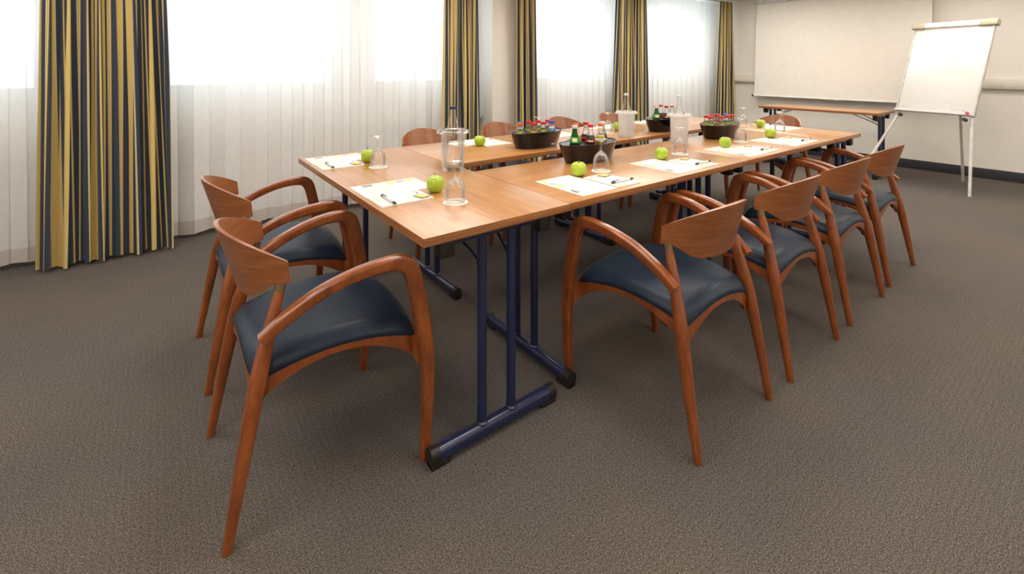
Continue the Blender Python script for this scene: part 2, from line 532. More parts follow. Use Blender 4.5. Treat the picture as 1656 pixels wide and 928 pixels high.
def curtain_obj(name, fn, nu, nv, mat, fabric_scale=1.0, parent=None, v0=0.0, v1=1.0, off=0.0, thick=0.0):
    mb = MB()
    mb.grid(lambda u, v: (lambda p: (p[0], p[1] + off, p[2]))(fn(u, v0 + (v1 - v0) * v)), nu, nv)
    o = mb.build(name, mat, parent, 0, fix=False)
    o.data.shade_smooth()
    # fabric coordinate from arc length at mid height
    arc = [0.0]
    pts = [Vector(fn(i / nu, 0.4)) for i in range(nu + 1)]
    for i in range(nu):
        arc.append(arc[-1] + (pts[i + 1] - pts[i]).length)
    uvl = o.data.uv_layers.new(name='UVMap')
    for lp in o.data.loops:
        i = lp.vertex_index % (nu + 1)
        uvl.data[lp.index].uv = (arc[i] * fabric_scale, o.data.vertices[lp.vertex_index].co.z)
    return o

CUR = [  # x0 top, x1 top, x0 bottom, x1 bottom, y, pleats, amp, seed, label
    (-0.58, 0.03, -0.60, 0.09, 4.06, 8, 0.066, 3, 'wide navy and yellow striped curtain hanging clear of the tables'),
    (2.26, 2.63, 2.24, 2.64, 4.08, 5, 0.055, 8, 'striped curtain on the near side of the plaster pillar, behind the clear cooler'),
    (3.13, 3.41, 3.14, 3.43, 4.08, 4, 0.050, 12, 'narrow striped curtain covering the far edge of the plaster pillar'),
    (4.72, 5.28, 4.66, 5.30, 4.02, 6, 0.060, 21, 'striped curtain hanging between the two far sheers, beyond the frosted coolers'),
    (7.12, 7.42, 6.98, 7.46, 3.96, 6, 0.055, 31, 'striped curtain hanging in the room corner beside the projection screen'),
]
for (a, b, c, d_, y, n, amp, seed, lab) in CUR:
    fn = cloth(a, b, c, d_, y, 2.30, 0.02, n, amp, seed, 0, 0, 0.28)
    o = curtain_obj('striped_curtain', fn, n * 22, 26, 'stripe')
    tag(o, lab, 'curtain', 'striped curtains along the windows')
SHEER = [
    (-2.5, 2.70, 4.22, 30, 0.034, 5, 'long white sheer curtain between the wide striped curtain and the pillar'),
    (3.30, 5.02, 4.20, 12, 0.030, 6, 'white sheer curtain between the pillar and the middle striped curtain'),
    (5.04, 7.42, 4.17, 16, 0.030, 7, 'white sheer curtain reaching to the screen wall corner'),
]
for (a, b, y, n, amp, seed, lab) in SHEER:
    fn = cloth(a, b, a, b, y, 2.305, 0.035, n, amp, seed, 0, 0, 0.09, 0.5)
    o = curtain_obj('sheer_curtain', fn, n * 16, 14, 'sheer')
    tag(o, lab, 'curtain', 'white sheer curtains')
    curtain_obj('hem', fn, n * 16, 2, 'sheer_hem', parent=o, v0=0.0, v1=0.042, off=-0.003)
for i, (y, x0, x1) in enumerate(((4.07, XB + 0.02, XW - 0.03), (4.18, XB + 0.02, 2.88))):
    tr = MB().box((x0, y - 0.012, 2.305), (x1, y + 0.012, ZC), bevel=0.002).build('curtain_track', 'white_paint')
    tag(tr, ('white curtain track carrying the striped curtains', 'white curtain track carrying the long sheer')[i], 'track')

# ------------------------------------------------------------------ tables
HT = 0.75
def table(label, cx, cy, L, W, rz, name='folding_table'):
    t = thing(name, label, 'table', (cx, cy, 0), rz)
    MB().box((-L / 2, -W / 2, HT - 0.028), (L / 2, W / 2, HT), 0, 0.0022, 1).build('tabletop', ['table_top', 'table_edge'], t)
    for s in (-1, 1):
        xe = s * (L / 2 - 0.052)
        fl = W / 2 - 0.045
        ft = MB().sweep([(xe, -fl + 0.03, 0.034), (xe, fl - 0.03, 0.034)], [(0.022, 0.026)] * 2, (1, 0, 0), 16, 2.4, 1).build('foot_bar', 'blue_steel', t)
        for q in (-1, 1):
            c = MB()
            c.sweep([(xe, q * fl, 0.034), (xe, q * (fl - 0.032), 0.034)], [(0.0235, 0.0275)] * 2, (1, 0, 0), 16, 2.4, 1)
            c.box((xe - 0.020, min(q * fl, q * (fl - 0.07)), 0.0), (xe + 0.020, max(q * fl, q * (fl - 0.07)), 0.016), bevel=0.003)
            c.build('end_cap', 'black_plastic', ft)
            MB().tube((xe, q * 0.062, 0.05), (xe, q * 0.062, HT - 0.05), 0.0165, 16).lathe([(0.019, 0.054), (0.021, 0.061), (0.017, 0.066)], 16, 0, False, org=(xe, q * 0.062, 0)).build('upright', 'blue_steel', t)
            hb = MB().box((xe - 0.024, q * (W / 2 - 0.10) - 0.028, HT - 0.092), (xe + 0.024, q * (W / 2 - 0.10) + 0.028, HT - 0.029), bevel=0.006)
            hb.build('hinge_block', 'black_plastic', t)
            MB().sweep([(xe - s * 0.012, q * 0.062, HT - 0.16), (xe - s * 0.05, q * 0.066, HT - 0.13), (xe - s * 0.24, q * 0.10, HT - 0.045), (xe - s * 0.27, q * 0.105, HT - 0.034)],
                       [0.005] * 4, (0, 1, 0), 8, 2, 2).build('strut', 'blue_steel', t)
        MB().box((xe - 0.016, -(W / 2 - 0.12), HT - 0.056), (xe + 0.016, W / 2 - 0.12, HT - 0.029), bevel=0.003).build('top_rail', 'blue_steel', t)
    return t
X0, X1, X2, X3, X4 = 0.641, 1.257, 2.634, 3.86, 4.395
YR0, YR1, YL0, YL1 = 1.30, 1.98, 2.184, 2.871
def rect_table(label, xa, xb, ya, yb, along):
    g = 0.0012
    if along == 'x':
        return table(label, (xa + xb) / 2, (ya + yb) / 2, xb - xa - 2 * g, yb - ya, 0)
    return table(label, (xa + xb) / 2, (ya + yb) / 2, yb - ya, xb - xa - 2 * g, R(90))
rect_table('wooden folding table across the near end with two place settings and a clear cooler', X0, X1, YR0 - 0.004, YL1 - 0.004, 'y')
rect_table('folding table of the chair-lined row carrying the soda bottle bucket', X1, X2, YR0, YR1, 'x')
rect_table('folding table of the chair-lined row carrying the juice bucket and its frosted cooler', X2, X3, YR0, YR1, 'x')
rect_table('folding table of the window row carrying the juice bucket with star emblem', X1, X2, YL0, YL1, 'x')
rect_table('folding table of the window row carrying a frosted cooler and soda bucket', X2, X3, YL0, YL1, 'x')
rect_table('wooden folding table across the far end before the single chair', X3, X4, YR0, YL1, 'y')
table('empty wooden side table standing under the projection screen', 6.655, 2.37, 1.30, 0.585, R(90), 'side_table')

# ------------------------------------------------------------------ chairs
def make_chair(label):
    t = thing('armchair', label, 'chair')
    for s in (-1, 1):
        # rear leg, slanting in and forward, thickest at the seat
        MB().sweep([(s * 0.243, -0.278, 0.0), (s * 0.238, -0.243, 0.20), (s * 0.226, -0.205, 0.40), (s * 0.212, -0.168, 0.55), (s * 0.204, -0.145, 0.632)],
                   [0.0125, 0.0185, (0.022, 0.024), (0.0165, 0.018), 0.0135], (1, 0, 0), 14, 2.2, 4).build('leg', 'chair_wood', t)
        MB().sweep([(s * 0.204, -0.145, 0.630), (s * 0.203, -0.141, 0.653)], [0.0142, 0.0142], (1, 0, 0), 14, 2, 1).build('ferrule', 'brass', t)
        # arm and front leg in one bent piece
        P = [(s * 0.245, -0.198, 0.528), (s * 0.252, -0.135, 0.574), (s * 0.262, -0.05, 0.620), (s * 0.273, 0.04, 0.649), (s * 0.281, 0.115, 0.661), (s * 0.285, 0.178, 0.660),
             (s * 0.287, 0.212, 0.641), (s * 0.288, 0.232, 0.590), (s * 0.288, 0.258, 0.46), (s * 0.288, 0.274, 0.34), (s * 0.287, 0.278, 0.22), (s * 0.284, 0.268, 0.0)]
        W = [(0.0175, 0.0155), (0.0185, 0.0165), (0.019, 0.017), (0.019, 0.0175), (0.019, 0.019), (0.019, 0.0225), (0.019, 0.027), (0.019, 0.0255), (0.0185, 0.0245), (0.018, 0.022), (0.0165, 0.0195), (0.013, 0.013)]
        MB().sweep(P, W, (1, 0, 0), 24, 5.0, 4).build('arm', 'chair_wood', t)
    # curved veneer backrest
    nu, nv = 28, 8
    def back(u, v, off):
        th = (u * 2 - 1)
        c = math.cos(th * PI / 2)
        ang = th * R(76)
        zt = 0.714 + 0.081 * c ** 0.95
        sm = min(1, max(0, (c - 0.22) / 0.66)); sm = sm * sm * (3 - 2 * sm)
        zb = 0.652 - 0.052 * sm
        z = zb + (zt - zb) * v
        lean = (z - 0.655)
        depth = 0.118 + 0.30 * lean
        rx = 0.212 / math.sin(R(76)) + off
        x = rx * math.sin(ang)
        y = -0.122 - (depth + off) * (math.cos(ang) - math.cos(R(76))) / (1 - math.cos(R(76))) - 0.10 * (lean - 0.03) * (1 - c)
        return (x, y, z)
    mb = MB()
    mb.grid(lambda u, v: back(u, v, 0.006), nu, nv)
    mb.grid(lambda u, v: back(u, v, -0.006), nu, nv, flip=True)
    n1 = (nu + 1) * (nv + 1)
    id_ = lambda i, j, l: l * n1 + j * (nu + 1) + i
    fs = []
    for i in range(nu):
        fs.append((id_(i, 0, 0), id_(i, 0, 1), id_(i + 1, 0, 1), id_(i + 1, 0, 0)))
        fs.append((id_(i, nv, 0), id_(i + 1, nv, 0), id_(i + 1, nv, 1), id_(i, nv, 1)))
    for j in range(nv):
        fs.append((id_(0, j, 0), id_(0, j + 1, 0), id_(0, j + 1, 1), id_(0, j, 1)))
        fs.append((id_(nu, j, 0), id_(nu, j, 1), id_(nu, j + 1, 1), id_(nu, j + 1, 0)))
    mb.f += fs; mb.mi += [0] * len(fs)
    mb.build('backrest', 'chair_veneer', t, 50)
    # saddle seat: corners low, edges arched
    def base(u, v):
        return 0.388 + 0.046 * (1 - (u * v) ** 2) - 0.008 * (1 - u * u) * (1 - v * v)
    def plan(u, v):
        k_ = 1 - 0.05 * (u * v) ** 4
        return (u * (0.238 + 0.024 * v) * k_, 0.018 + v * 0.243 * k_)
    nn = 20
    def ease(a):
        a = a * 2 - 1
        return math.copysign(1 - (1 - abs(a)) ** 1.6, a)
    def top(a, b):
        u, v = ease(a), ease(b)
        e_ = max(abs(u), abs(v))
        fall = (max(0.0, (e_ - 0.80) / 0.20)) ** 2.4
        x, y = plan(u, v)
        return (x, y, base(u, v) + 0.044 - 0.034 * fall)
    def bot(a, b):
        u, v = ease(a), ease(b)
        x, y = plan(u, v)
        return (x * 0.985, y * 0.985, base(u, v))
    mb = MB(); mb.grid(top, nn, nn); mb.grid(bot, nn, nn, flip=True)
    n1 = (nn + 1) ** 2
    idx = [(i, 0) for i in range(nn)] + [(nn, j) for j in range(nn)] + [(i, nn) for i in range(nn, 0, -1)] + [(0, j) for j in range(nn, 0, -1)]
    fs = []
    for q in range(len(idx)):
        a, b = idx[q], idx[(q + 1) % len(idx)]
        g = lambda p, l: l * n1 + p[1] * (nn + 1) + p[0]
        fs.append((g(a, 0), g(b, 0), g(b, 1), g(a, 1)))
    mb.f += fs; mb.mi += [0] * len(fs)
    mb.build('seat', 'vinyl', t, 60)
    # arched rails below the pad
    for (axis, sgn) in (('v', -1), ('v', 1), ('u', -1), ('u', 1)):
        mb = MB(); ns = 14; vs, fs = [], []
        for i in range(ns + 1):
            q = (i / ns * 2 - 1) * (1.13 if (axis, sgn) == ('u', 1) or (axis, sgn) == ('v', 1) and False else 1.0)
            u, v = (sgn, q) if axis == 'v' else (q, sgn)
            x, y = plan(u, v) if (axis, sgn) != ('u', 1) else (q * 0.252, 0.256 + 0.012 * q * q)
            q = max(-1.0, min(1.0, q))
            zt_ = base(u, v) + 0.004
            zb_ = zt_ - 0.022 - 0.045 * abs(q) ** 2.2
            for (k1, zz) in ((0.985, zt_), (0.985, zb_), (0.90, zb_ + 0.003), (0.90, zt_)):
                if axis == 'v': vs.append((x * k1, y * 0.99, zz))
                else: vs.append((x * 0.99, y * k1, zz))
        for i in range(ns):
            for j in range(4):
                j2 = (j + 1) % 4
                fs.append((i * 4 + j, i * 4 + j2, (i + 1) * 4 + j2, (i + 1) * 4 + j))
        fs += [(0, 1, 2, 3), tuple(ns * 4 + j for j in (3, 2, 1, 0))]
        mb.add(vs, fs); mb.build('seat_rail', 'chair_wood', t, 40)
    return t
ch0 = make_chair('wooden armchair with dark blue seat at the near table end, closer to the corner legs')
ch0.location = (0.424, 1.675, 0); ch0.rotation_euler = (0, 0, R(-90))
ch0['group'] = 'armchairs around the tables'
CH = [
    (0.435, 2.41, -90, 'wooden armchair at the near table end, the one beside the sheer curtain'),
    (1.627, 1.125, 0, 'first wooden armchair from the near corner along the open long side'),
    (2.286, 1.120, 0, 'second wooden armchair from the near corner along the open long side'),
    (2.957, 1.125, 0, 'third wooden armchair from the near corner along the open long side'),
    (3.620, 1.140, 0, 'fourth and last armchair along the open long side, before the flipchart'),
    (1.62, 3.045, 180, 'first armchair of the window side, its back behind the clear cooler'),
    (2.31, 3.045, 180, 'second armchair of the window side, its back before the pillar'),
    (3.03, 3.045, 180, 'third armchair of the window side, half hidden behind the soda bottles'),
    (3.72, 3.045, 180, 'fourth armchair of the window side, its back behind the frosted cooler'),
    (4.665, 2.10, 90, 'single wooden armchair at the far table end facing the camera'),
]
for (x, y, a, lab) in CH:
    dup(ch0, (x, y, 0), R(a), lab, 'armchairs around the tables')

# ------------------------------------------------------------------ place settings
def sheet_mesh(wd, dp, th, n=1):
    return MB().box((0, 0, 0), (wd, dp, th), bevel=0.0)
def rectq(mb, x, y, w_, h_, z, mi):
    mb.box((x, y, z), (x + w_, y + h_, z + 0.0003), mi)
A4 = sheet_mesh(0.21, 0.297, 0.0022)
A5 = sheet_mesh(0.148, 0.212, 0.005)
proto = {}
def proto_leaflet():
    o = A4.build('leaflet', 'paper', None, 0)
    p = MB()
    z = 0.0023
    rectq(p, 0.012, 0.045, 0.036, 0.048, z, 0)
    rectq(p, 0.012, 0.105, 0.036, 0.040, z, 3)
    rectq(p, 0.010, 0.152, 0.040, 0.040, z, 1)
    rectq(p, 0.012, 0.200, 0.036, 0.036, z, 0)
    rectq(p, 0.010, 0.244, 0.038, 0.036, z, 1)
    rectq(p, 0.016, 0.049, 0.010, 0.040, z + 0.0002, 2)
    for i in range(9):
        rectq(p, 0.07 + 0.013 * i, 0.03, 0.003, 0.10 + 0.02 * ((i * 7) % 3), z, 3)
    p.build('print', ['print_grey', 'print_yellow', 'print_dark', 'print_pale'], o, 0)
    return o
def proto_pad():
    o = A5.build('notepad', 'paper', None, 0)
    p = MB(); z = 0.0051
    for q in range(5):   # sketchy emblem near the top of the pad
        rectq(p, 0.018 + 0.012 * q, 0.178 + 0.004 * ((q * 3) % 4), 0.009, 0.003, z, 0)
    rectq(p, 0.02, 0.188, 0.05, 0.0025, z, 0)
    rectq(p, 0.02, 0.012, 0.06, 0.012, z, 1)
    p.build('print', ['print_dark', 'print_yellow'], o, 0)
    return o
def proto_pen():
    o = MB().tube((0, 0, 0.0055), (0.105, 0, 0.0055), 0.0050, 12).build('pen', 'silver', None)
    MB().tube((0.105, 0, 0.0055), (0.122, 0, 0.0055), 0.0048, 12).sweep([(0.122, 0, 0.0055), (0.134, 0, 0.0055)], [0.0046, 0.001], (0, 1, 0), 12, 2, 1).build('tip', 'black_plastic', o)
    MB().tube((-0.012, 0, 0.0055), (0.006, 0, 0.0055), 0.0052, 12).box((-0.006, -0.002, 0.0107), (0.034, 0.002, 0.0125), bevel=0.0004).build('clip', 'navy_plastic', o)
    return o
def proto_sweet():
    o = MB().box((-0.030, -0.022, 0), (0.030, 0.022, 0.0012), bevel=0.0004).build('wrapped_sweet', 'wrapper_green', None)
    MB().lathe([(0.0, 0.0012), (0.021, 0.0012), (0.0225, 0.003), (0.019, 0.0055), (0.0, 0.0065)], 16, sx=1.15, sy=0.8).build('sweet', 'wrapper', o)
    return o
def proto_apple():
    pr = [(0.0, 0.0055), (0.008, 0.002), (0.016, 0.0), (0.026, 0.006), (0.0345, 0.018), (0.0375, 0.033), (0.0365, 0.046), (0.031, 0.059), (0.022, 0.0655), (0.012, 0.066), (0.005, 0.061), (0.0, 0.058)]
    mb = MB(); mb.lathe(pr, 28)
    mb.v = [(x * (1 + 0.018 * math.cos(5 * math.atan2(y, x))), y * (1 + 0.018 * math.cos(5 * math.atan2(y, x))), z) for x, y, z in mb.v]
    o = mb.build('apple', 'apple', None, 80)
    MB().sweep([(0, 0, 0.058), (0.001, 0.001, 0.07), (-0.004, 0.003, 0.081)], [0.0012, 0.0011, 0.0018], (1, 0, 0), 8, 2, 3).build('stem', 'stem_brown', o)
    return o
def proto_coaster():
    o = MB().lathe([(0.0, 0.0), (0.047, 0.0), (0.048, 0.0008), (0.047, 0.0016), (0.0, 0.0016)], 32).build('paper_coaster', 'paper', None)
    MB().lathe([(0.020, 0.0017), (0.024, 0.0017)], 24).build('print', 'print_yellow', o, 0, )
    return o
def proto_glass():
    out = [(0.0365, 0.0), (0.0385, 0.018), (0.0395, 0.036), (0.0375, 0.056), (0.031, 0.074), (0.020, 0.088), (0.009, 0.096), (0.0048, 0.104), (0.0038, 0.122), (0.0042, 0.142), (0.010, 0.149), (0.024, 0.1535), (0.033, 0.1555), (0.0335, 0.1568), (0.020, 0.158), (0.0, 0.1585)]
    inn = [(0.0, 0.0915), (0.010, 0.089), (0.020, 0.0845), (0.0298, 0.072), (0.0362, 0.056), (0.0383, 0.036), (0.0373, 0.018), (0.0354, 0.0)]
    o = MB().lathe(out[::-1] + [], 28).build('wine_glass', 'glass', None, 60)
    MB().lathe(inn, 28).lathe([(0.0354, 0.0), (0.0365, 0.0)], 28).build('inner_surface', 'glass', o, 60)
    return o
for nm, fnp in (('leaflet', proto_leaflet), ('notepad', proto_pad), ('pen', proto_pen), ('wrapped_sweet', proto_sweet), ('apple', proto_apple), ('paper_coaster', proto_coaster), ('wine_glass', proto_glass)):
    proto[nm] = [fnp(), False]
CATS = {'leaflet': 'leaflet', 'notepad': 'notepad', 'pen': 'pen', 'wrapped_sweet': 'sweet', 'apple': 'apple', 'paper_coaster': 'coaster', 'wine_glass': 'glass'}
GRP = {'leaflet': 'printed leaflets at the seats', 'notepad': 'notepads at the seats', 'pen': 'pens on the notepads', 'wrapped_sweet': 'sweets on the notepads', 'apple': 'green apples at the seats', 'paper_coaster': 'paper coasters under the glasses', 'wine_glass': 'upturned wine glasses'}
def put(kind, loc, rz, label):
    o, used = proto[kind]
    if used:
        o = copy_tree(o)
    proto[kind][1] = True
    o.location = loc; o.rotation_euler = (0, 0, rz)
    tag(o, label, CATS[kind], GRP[kind])
    return o
# origin (edge corner of the leaflet), heading, apple xy, glass xy, where
PL = [
    ((0.660, 2.035), -90, (0.922, 1.752), (0.914, 1.573), 'at the near table end, first seat from the corner'),
    ((0.662, 2.815), -90, (0.918, 2.524), (0.915, 2.367), 'at the near table end, seat by the sheer curtain'),
    ((1.362, 1.336), 0, (1.598, 1.595), (1.768, 1.609), 'first seat of the open long side'),
    ((2.017, 1.336), 0, (2.254, 1.601), (2.483, 1.636), 'second seat of the open long side'),
    ((2.727, 1.336), 0, (2.910, 1.590), (3.228, 1.652), 'third seat of the open long side'),
    ((3.310, 1.336), 0, (3.567, 1.607), (3.93, 1.70), 'fourth seat of the open long side'),
    ((1.92, 2.840), 180, (1.688, 2.590), None, 'first seat of the window side, behind the clear cooler'),
    ((2.58, 2.840), 180, None, (2.177, 2.574), 'second seat of the window side, behind the star bucket'),
    ((3.23, 2.840), 180, (2.99, 2.543), (2.812, 2.489), 'third seat of the window side, by the frosted cooler'),
    ((3.84, 2.840), 180, None, None, 'fourth seat of the window side, behind the soda bucket'),
    ((4.365, 1.70), 90, (4.113, 1.934), (4.118, 2.086), 'far table end before the single chair'),
]
rnd = random.Random(4)
for (ox, oy), hd, ap, gl, where in PL:
    h = R(hd)
    ux, uy = math.cos(h), math.sin(h)
    vx, vy = -uy, ux
    def P(u, v): return (ox + u * ux + v * vx, oy + u * uy + v * vy)
    j = rnd.uniform(-0.02, 0.02)
    p = P(0, 0); put('leaflet', (p[0], p[1], HT), h, 'white leaflet with small pictures, ' + where)
    p = P(0.217, 0.0); put('notepad', (p[0], p[1], HT), h, 'small white notepad, ' + where)
    p = P(0.245, 0.052); put('pen', (p[0], p[1], HT + 0.005), h + j, 'silver pen on the notepad, ' + where)
    p = P(0.325, 0.178); put('wrapped_sweet', (p[0], p[1], HT + 0.0052), h + 0.25 + j * 4, 'flat wrapped sweet on the notepad, ' + where)
    if ap: put('apple', (ap[0], ap[1], HT), rnd.uniform(0, 6), 'green apple, ' + where)
    if gl:
        put('paper_coaster', (gl[0], gl[1], HT), 0, 'round paper coaster under a glass, ' + where)
        put('wine_glass', (gl[0], gl[1], HT + 0.0017), 0, 'upturned wine glass, ' + where)

# ------------------------------------------------------------------ bottles and buckets
def bottle(label, loc, r, hb, hn, h, rn, glass, liq, level, capm, labm=None, lz=(0, 0), lab2=None, group=None, rz=0.0, name='bottle'):
    t = thing(name, label, 'bottle', loc, rz, group)
    prof = [(0.0, 0.002), (r * 0.85, 0.0), (r, 0.006), (r, hb), (r * 0.93, hb + 0.12 * (hn - hb)), (rn + (r - rn) * 0.42, hb + 0.55 * (hn - hb)), (rn * 1.05, hn), (rn, h - 0.012), (rn * 1.0, h - 0.003)]
    MB().lathe(prof, 18).build('body', glass, t, 60)
    def rad(z):
        for (r0, z0), (r1, z1) in zip(prof[2:], prof[3:]):
            if z0 <= z <= z1 and z1 > z0:
                return r0 + (r1 - r0) * (z - z0) / (z1 - z0)
        return rn
    if liq:
        zs = [0.005 + (level - 0.005) * i / 8 for i in range(9)]
        MB().lathe([(0, 0.004)] + [(max(0.001, rad(z) - 0.002), z) for z in zs] + [(0, level)], 18).build('drink', liq, t, 60)
    MB().lathe([(rn * 1.22, h - 0.016), (rn * 1.28, h - 0.012), (rn * 1.25, h - 0.001), (rn * 1.05, h), (0, h)], 18).build('cap', capm, t, 50)
    if labm:
        zs = [lz[0] + (lz[1] - lz[0]) * i / 3 for i in range(4)]
        lb = MB().lathe([(rad(z) + 0.0006, z) for z in zs], 18).build('label', labm, t, 60)
        if lab2:
            mb = MB()
            mid = (lz[0] + lz[1]) / 2; hh = (lz[1] - lz[0]) * 0.30
            for q in range(2):
                a0 = PI * 1.25 + q * PI * 0.9
                def gf(u, v, a0=a0):
                    a = a0 - 0.5 + u * 1.0; z = mid - hh + 2 * hh * v
                    rr = rad(z) + 0.0012
                    return (rr * math.cos(a), rr * math.sin(a), z)
                mb.grid(gf, 5, 2)
            mb.build('label_print', lab2, lb, 0)
    return t
def juice(label, loc, capm, labm, liq='juice_dark', lab2='label_cream', grp=None):
    return bottle(label, loc, 0.0245, 0.098, 0.128, 0.150, 0.0150, 'glass', liq, 0.112, capm, labm, (0.05, 0.104), lab2, grp)
def soda(label, loc, capm, glass, liq, level, labm=None, lz=(0.10, 0.125), lab2=None, grp=None, h=0.192):
    return bottle(label, loc, 0.0275, 0.112, 0.160, h, 0.0125, glass, liq, level, capm, labm, lz, lab2, grp)

def bucket(label, x, y, mat, rz=0.0):
    t = thing('bottle_bucket', label, 'bucket', (x, y, HT), rz, 'oval bottle buckets on the tables')
    H = 0.099
    MB().lathe([(0.0, 0.0), (0.130, 0.0), (0.134, 0.004), (0.166, H), (0.169, H + 0.003), (0.166, H + 0.005), (0.160, H + 0.002), (0.131, 0.012), (0.0, 0.012)], 48, 0, False, 1.2, 0.66).build('body', mat, t, 40)
    return t
def insert(t, holes):
    # dark tray with the bottle holes as raised collars
    mb = MB().lathe([(0.0, 0.093), (0.160, 0.093), (0.1625, 0.096), (0.160, 0.099), (0.0, 0.099)], 48, 0, False, 1.2, 0.66)
    mb.build('tray', 'insert', t, 40)
    c = MB()
    for (hx, hy, r) in holes:
        c.lathe([(r + 0.0015, 0.099), (r + 0.0015, 0.1015), (r + 0.006, 0.1015), (r + 0.007, 0.099)], 18, org=(hx, hy, 0))
    c.build('hole_collar', 'bucket_black', t, 40)
BK = {
    'BL1': (1.974, 2.355, 'bucket_black', 'glossy black oval bucket with red star emblem, full of small juice bottles'),
    'BR1': (1.920, 1.840, 'bucket', 'brown oval bucket of green, yellow and cola soda bottles before the first seats'),
    'BR2': (3.304, 1.845, 'bucket', 'brown oval bucket of red-capped juice bottles on the open long side'),
    'BL2': (3.290, 2.315, 'bucket_black', 'dark oval bucket of soda bottles half hidden behind the frosted cooler'),
}
jl = [(-0.140, -0.010), (-0.096, 0.048), (-0.062, -0.045), (-0.026, 0.048), (0.024, -0.042), (0.054, 0.050), (0.104, -0.032), (0.128, 0.032)]
sl = [(-0.128, -0.022), (-0.058, 0.036), (-0.030, -0.044), (0.032, 0.052), (0.054, -0.040), (0.126, 0.012), (0.090, 0.058)]
bks = {}
for kk, (x, y, m_, lab) in BK.items():
    bks[kk] = bucket(lab, x, y, m_)
    lay = jl if kk in ('BL1', 'BR2') else sl[:6]
    insert(bks[kk], [(a, b, 0.0245 if kk in ('BL1', 'BR2') else 0.0275) for a, b in lay])
Z0 = HT + 0.0125
JC1 = [('orange', 'juice_green', 'juice_dark', 'orange-capped green juice bottle at the end'), ('blue', 'label_blue', 'milk', 'blue-capped pale bottle at the back'),
       ('red', 'juice_amber', 'juice_dark', 'red-capped amber juice bottle in front'), ('red', 'juice_green', 'juice_dark', 'red-capped green juice bottle in the back row'),
       ('red', 'juice_green', 'juice_dark', 'red-capped green juice bottle in the front row middle'), ('red', 'juice_amber', 'juice_dark', 'red-capped amber juice bottle in the back row'),
       ('blue', 'label_blue', 'milk', 'blue-capped bottle with blue label in front'), ('red', 'label_red', 'juice_dark', 'red-capped bottle with red label at the far end')]
JC2 = [('red', 'juice_green', 'juice_dark', 'red-capped green juice bottle at the end'), ('red', 'juice_green', 'juice_dark', 'red-capped green juice bottle at the back by the end'),
       ('red', 'juice_amber', 'juice_dark', 'red-capped amber juice bottle in front'), ('red', 'label_cream', 'juice_dark', 'red-capped cream-labelled bottle in the back row'),
       ('red', 'juice_green', 'juice_dark', 'red-capped green juice bottle in the front row middle'), ('red', 'label_red', 'juice_dark', 'red-capped red-labelled bottle in the back row'),
       ('red', 'juice_green', 'juice_dark', 'red-capped green juice bottle in front by the glasses'), ('blue', 'label_blue', 'milk', 'blue-capped pale blue bottle at the far end')]
for kk, lst, where in (('BL1', JC1, 'in the star bucket'), ('BR2', JC2, 'in the brown juice bucket')):
    x, y = BK[kk][0], BK[kk][1]
    for (a, b), (cp, lb, lq, lab) in zip(jl, lst):
        juice(lab + ', ' + where, (x + a, y + b, Z0), cp, lb, lq, 'label_cream', 'juice bottles in the buckets')
S1 = [
    ('silver-capped green glass bottle with green label', 'silver', 'green_glass', None, 0, 'label_green', (0.10, 0.132), 'label_cream'),
    ('orange-capped bottle of yellow drink at the back', 'orange', 'glass', 'yellow_drink', 0.128, None, (0, 0), None),
    ('red-capped cola bottle with red label in front', 'red', 'glass', 'cola', 0.135, 'label_red', (0.098, 0.112), 'label_cream'),
    ('red-capped cola bottle in the back row', 'red', 'glass', 'cola', 0.125, 'label_red', (0.098, 0.112), None),
    ('orange-capped bottle of yellow drink in front', 'orange', 'glass', 'yellow_drink', 0.125, None, (0, 0), None),
    ('silver-capped bottle of dark drink at the end', 'silver', 'glass', 'cola', 0.125, None, (0, 0), None)]
for kk, where in (('BR1', 'in the brown soda bucket'), ('BL2', 'in the dark bucket behind the frosted cooler')):
    x, y = BK[kk][0], BK[kk][1]
    for (a, b), (lab, cp, gl, lq, lv, lb, lz, l2) in zip(sl, S1):
        soda(lab + ', ' + where, (x + a, y + b, Z0), cp, gl, lq, lv, lb, lz, l2, 'soda bottles in the buckets')
# emblem on the star bucket: red star over two small lines of white lettering
t = bks['BL1']
def wall_pt(ang, z, off=0.0008):
    r = 0.134 + (0.166 - 0.134) * (z - 0.004) / 0.095 + off
    return Vector((1.2 * r * math.cos(ang), 0.66 * r * math.sin(ang), z))
mb = MB()
def ring_patch(mb, cx, cz, pts, off=0.0008):
    vs = [wall_pt(cx + px / 0.13, cz + pz, off) for px, pz in pts]
    mb.add(vs, [tuple(range(len(vs)))])
star = []
for i in range(10):
    rr = 0.015 if i % 2 == 0 else 0.0065
    a = PI / 2 + i * PI / 5
    star.append((rr * math.cos(a), rr * math.sin(a)))
AC = R(-61)
vs = [wall_pt(AC, 0.044, 0.0012)] + [wall_pt(AC + px / 0.13, 0.044 + pz, 0.0012) for px, pz in star]
mb.add(vs, [(0, i + 1, (i + 1) % 10 + 1) for i in range(10)])
mb.build('star_emblem', 'red', t, 0)
mb = MB()
x_ = -0.024
for wd, hh in ((0.007, 0.009), (0.004, 0.006), (0.004, 0.007), (0.005, 0.006), (0.003, 0.008), (0.005, 0.006), (0.005, 0.009)):
    ring_patch(mb, AC, 0.0195, [(x_, 0), (x_ + wd, 0), (x_ + wd, hh), (x_, hh)]); x_ += wd + 0.0022
x_ = -0.022
for wd in (0.010, 0.006, 0.012):
    ring_patch(mb, AC, 0.013, [(x_, 0), (x_ + wd, 0), (x_ + wd, 0.003), (x_, 0.003)]); x_ += wd + 0.003
mb.build('lettering', 'board', t, 0)
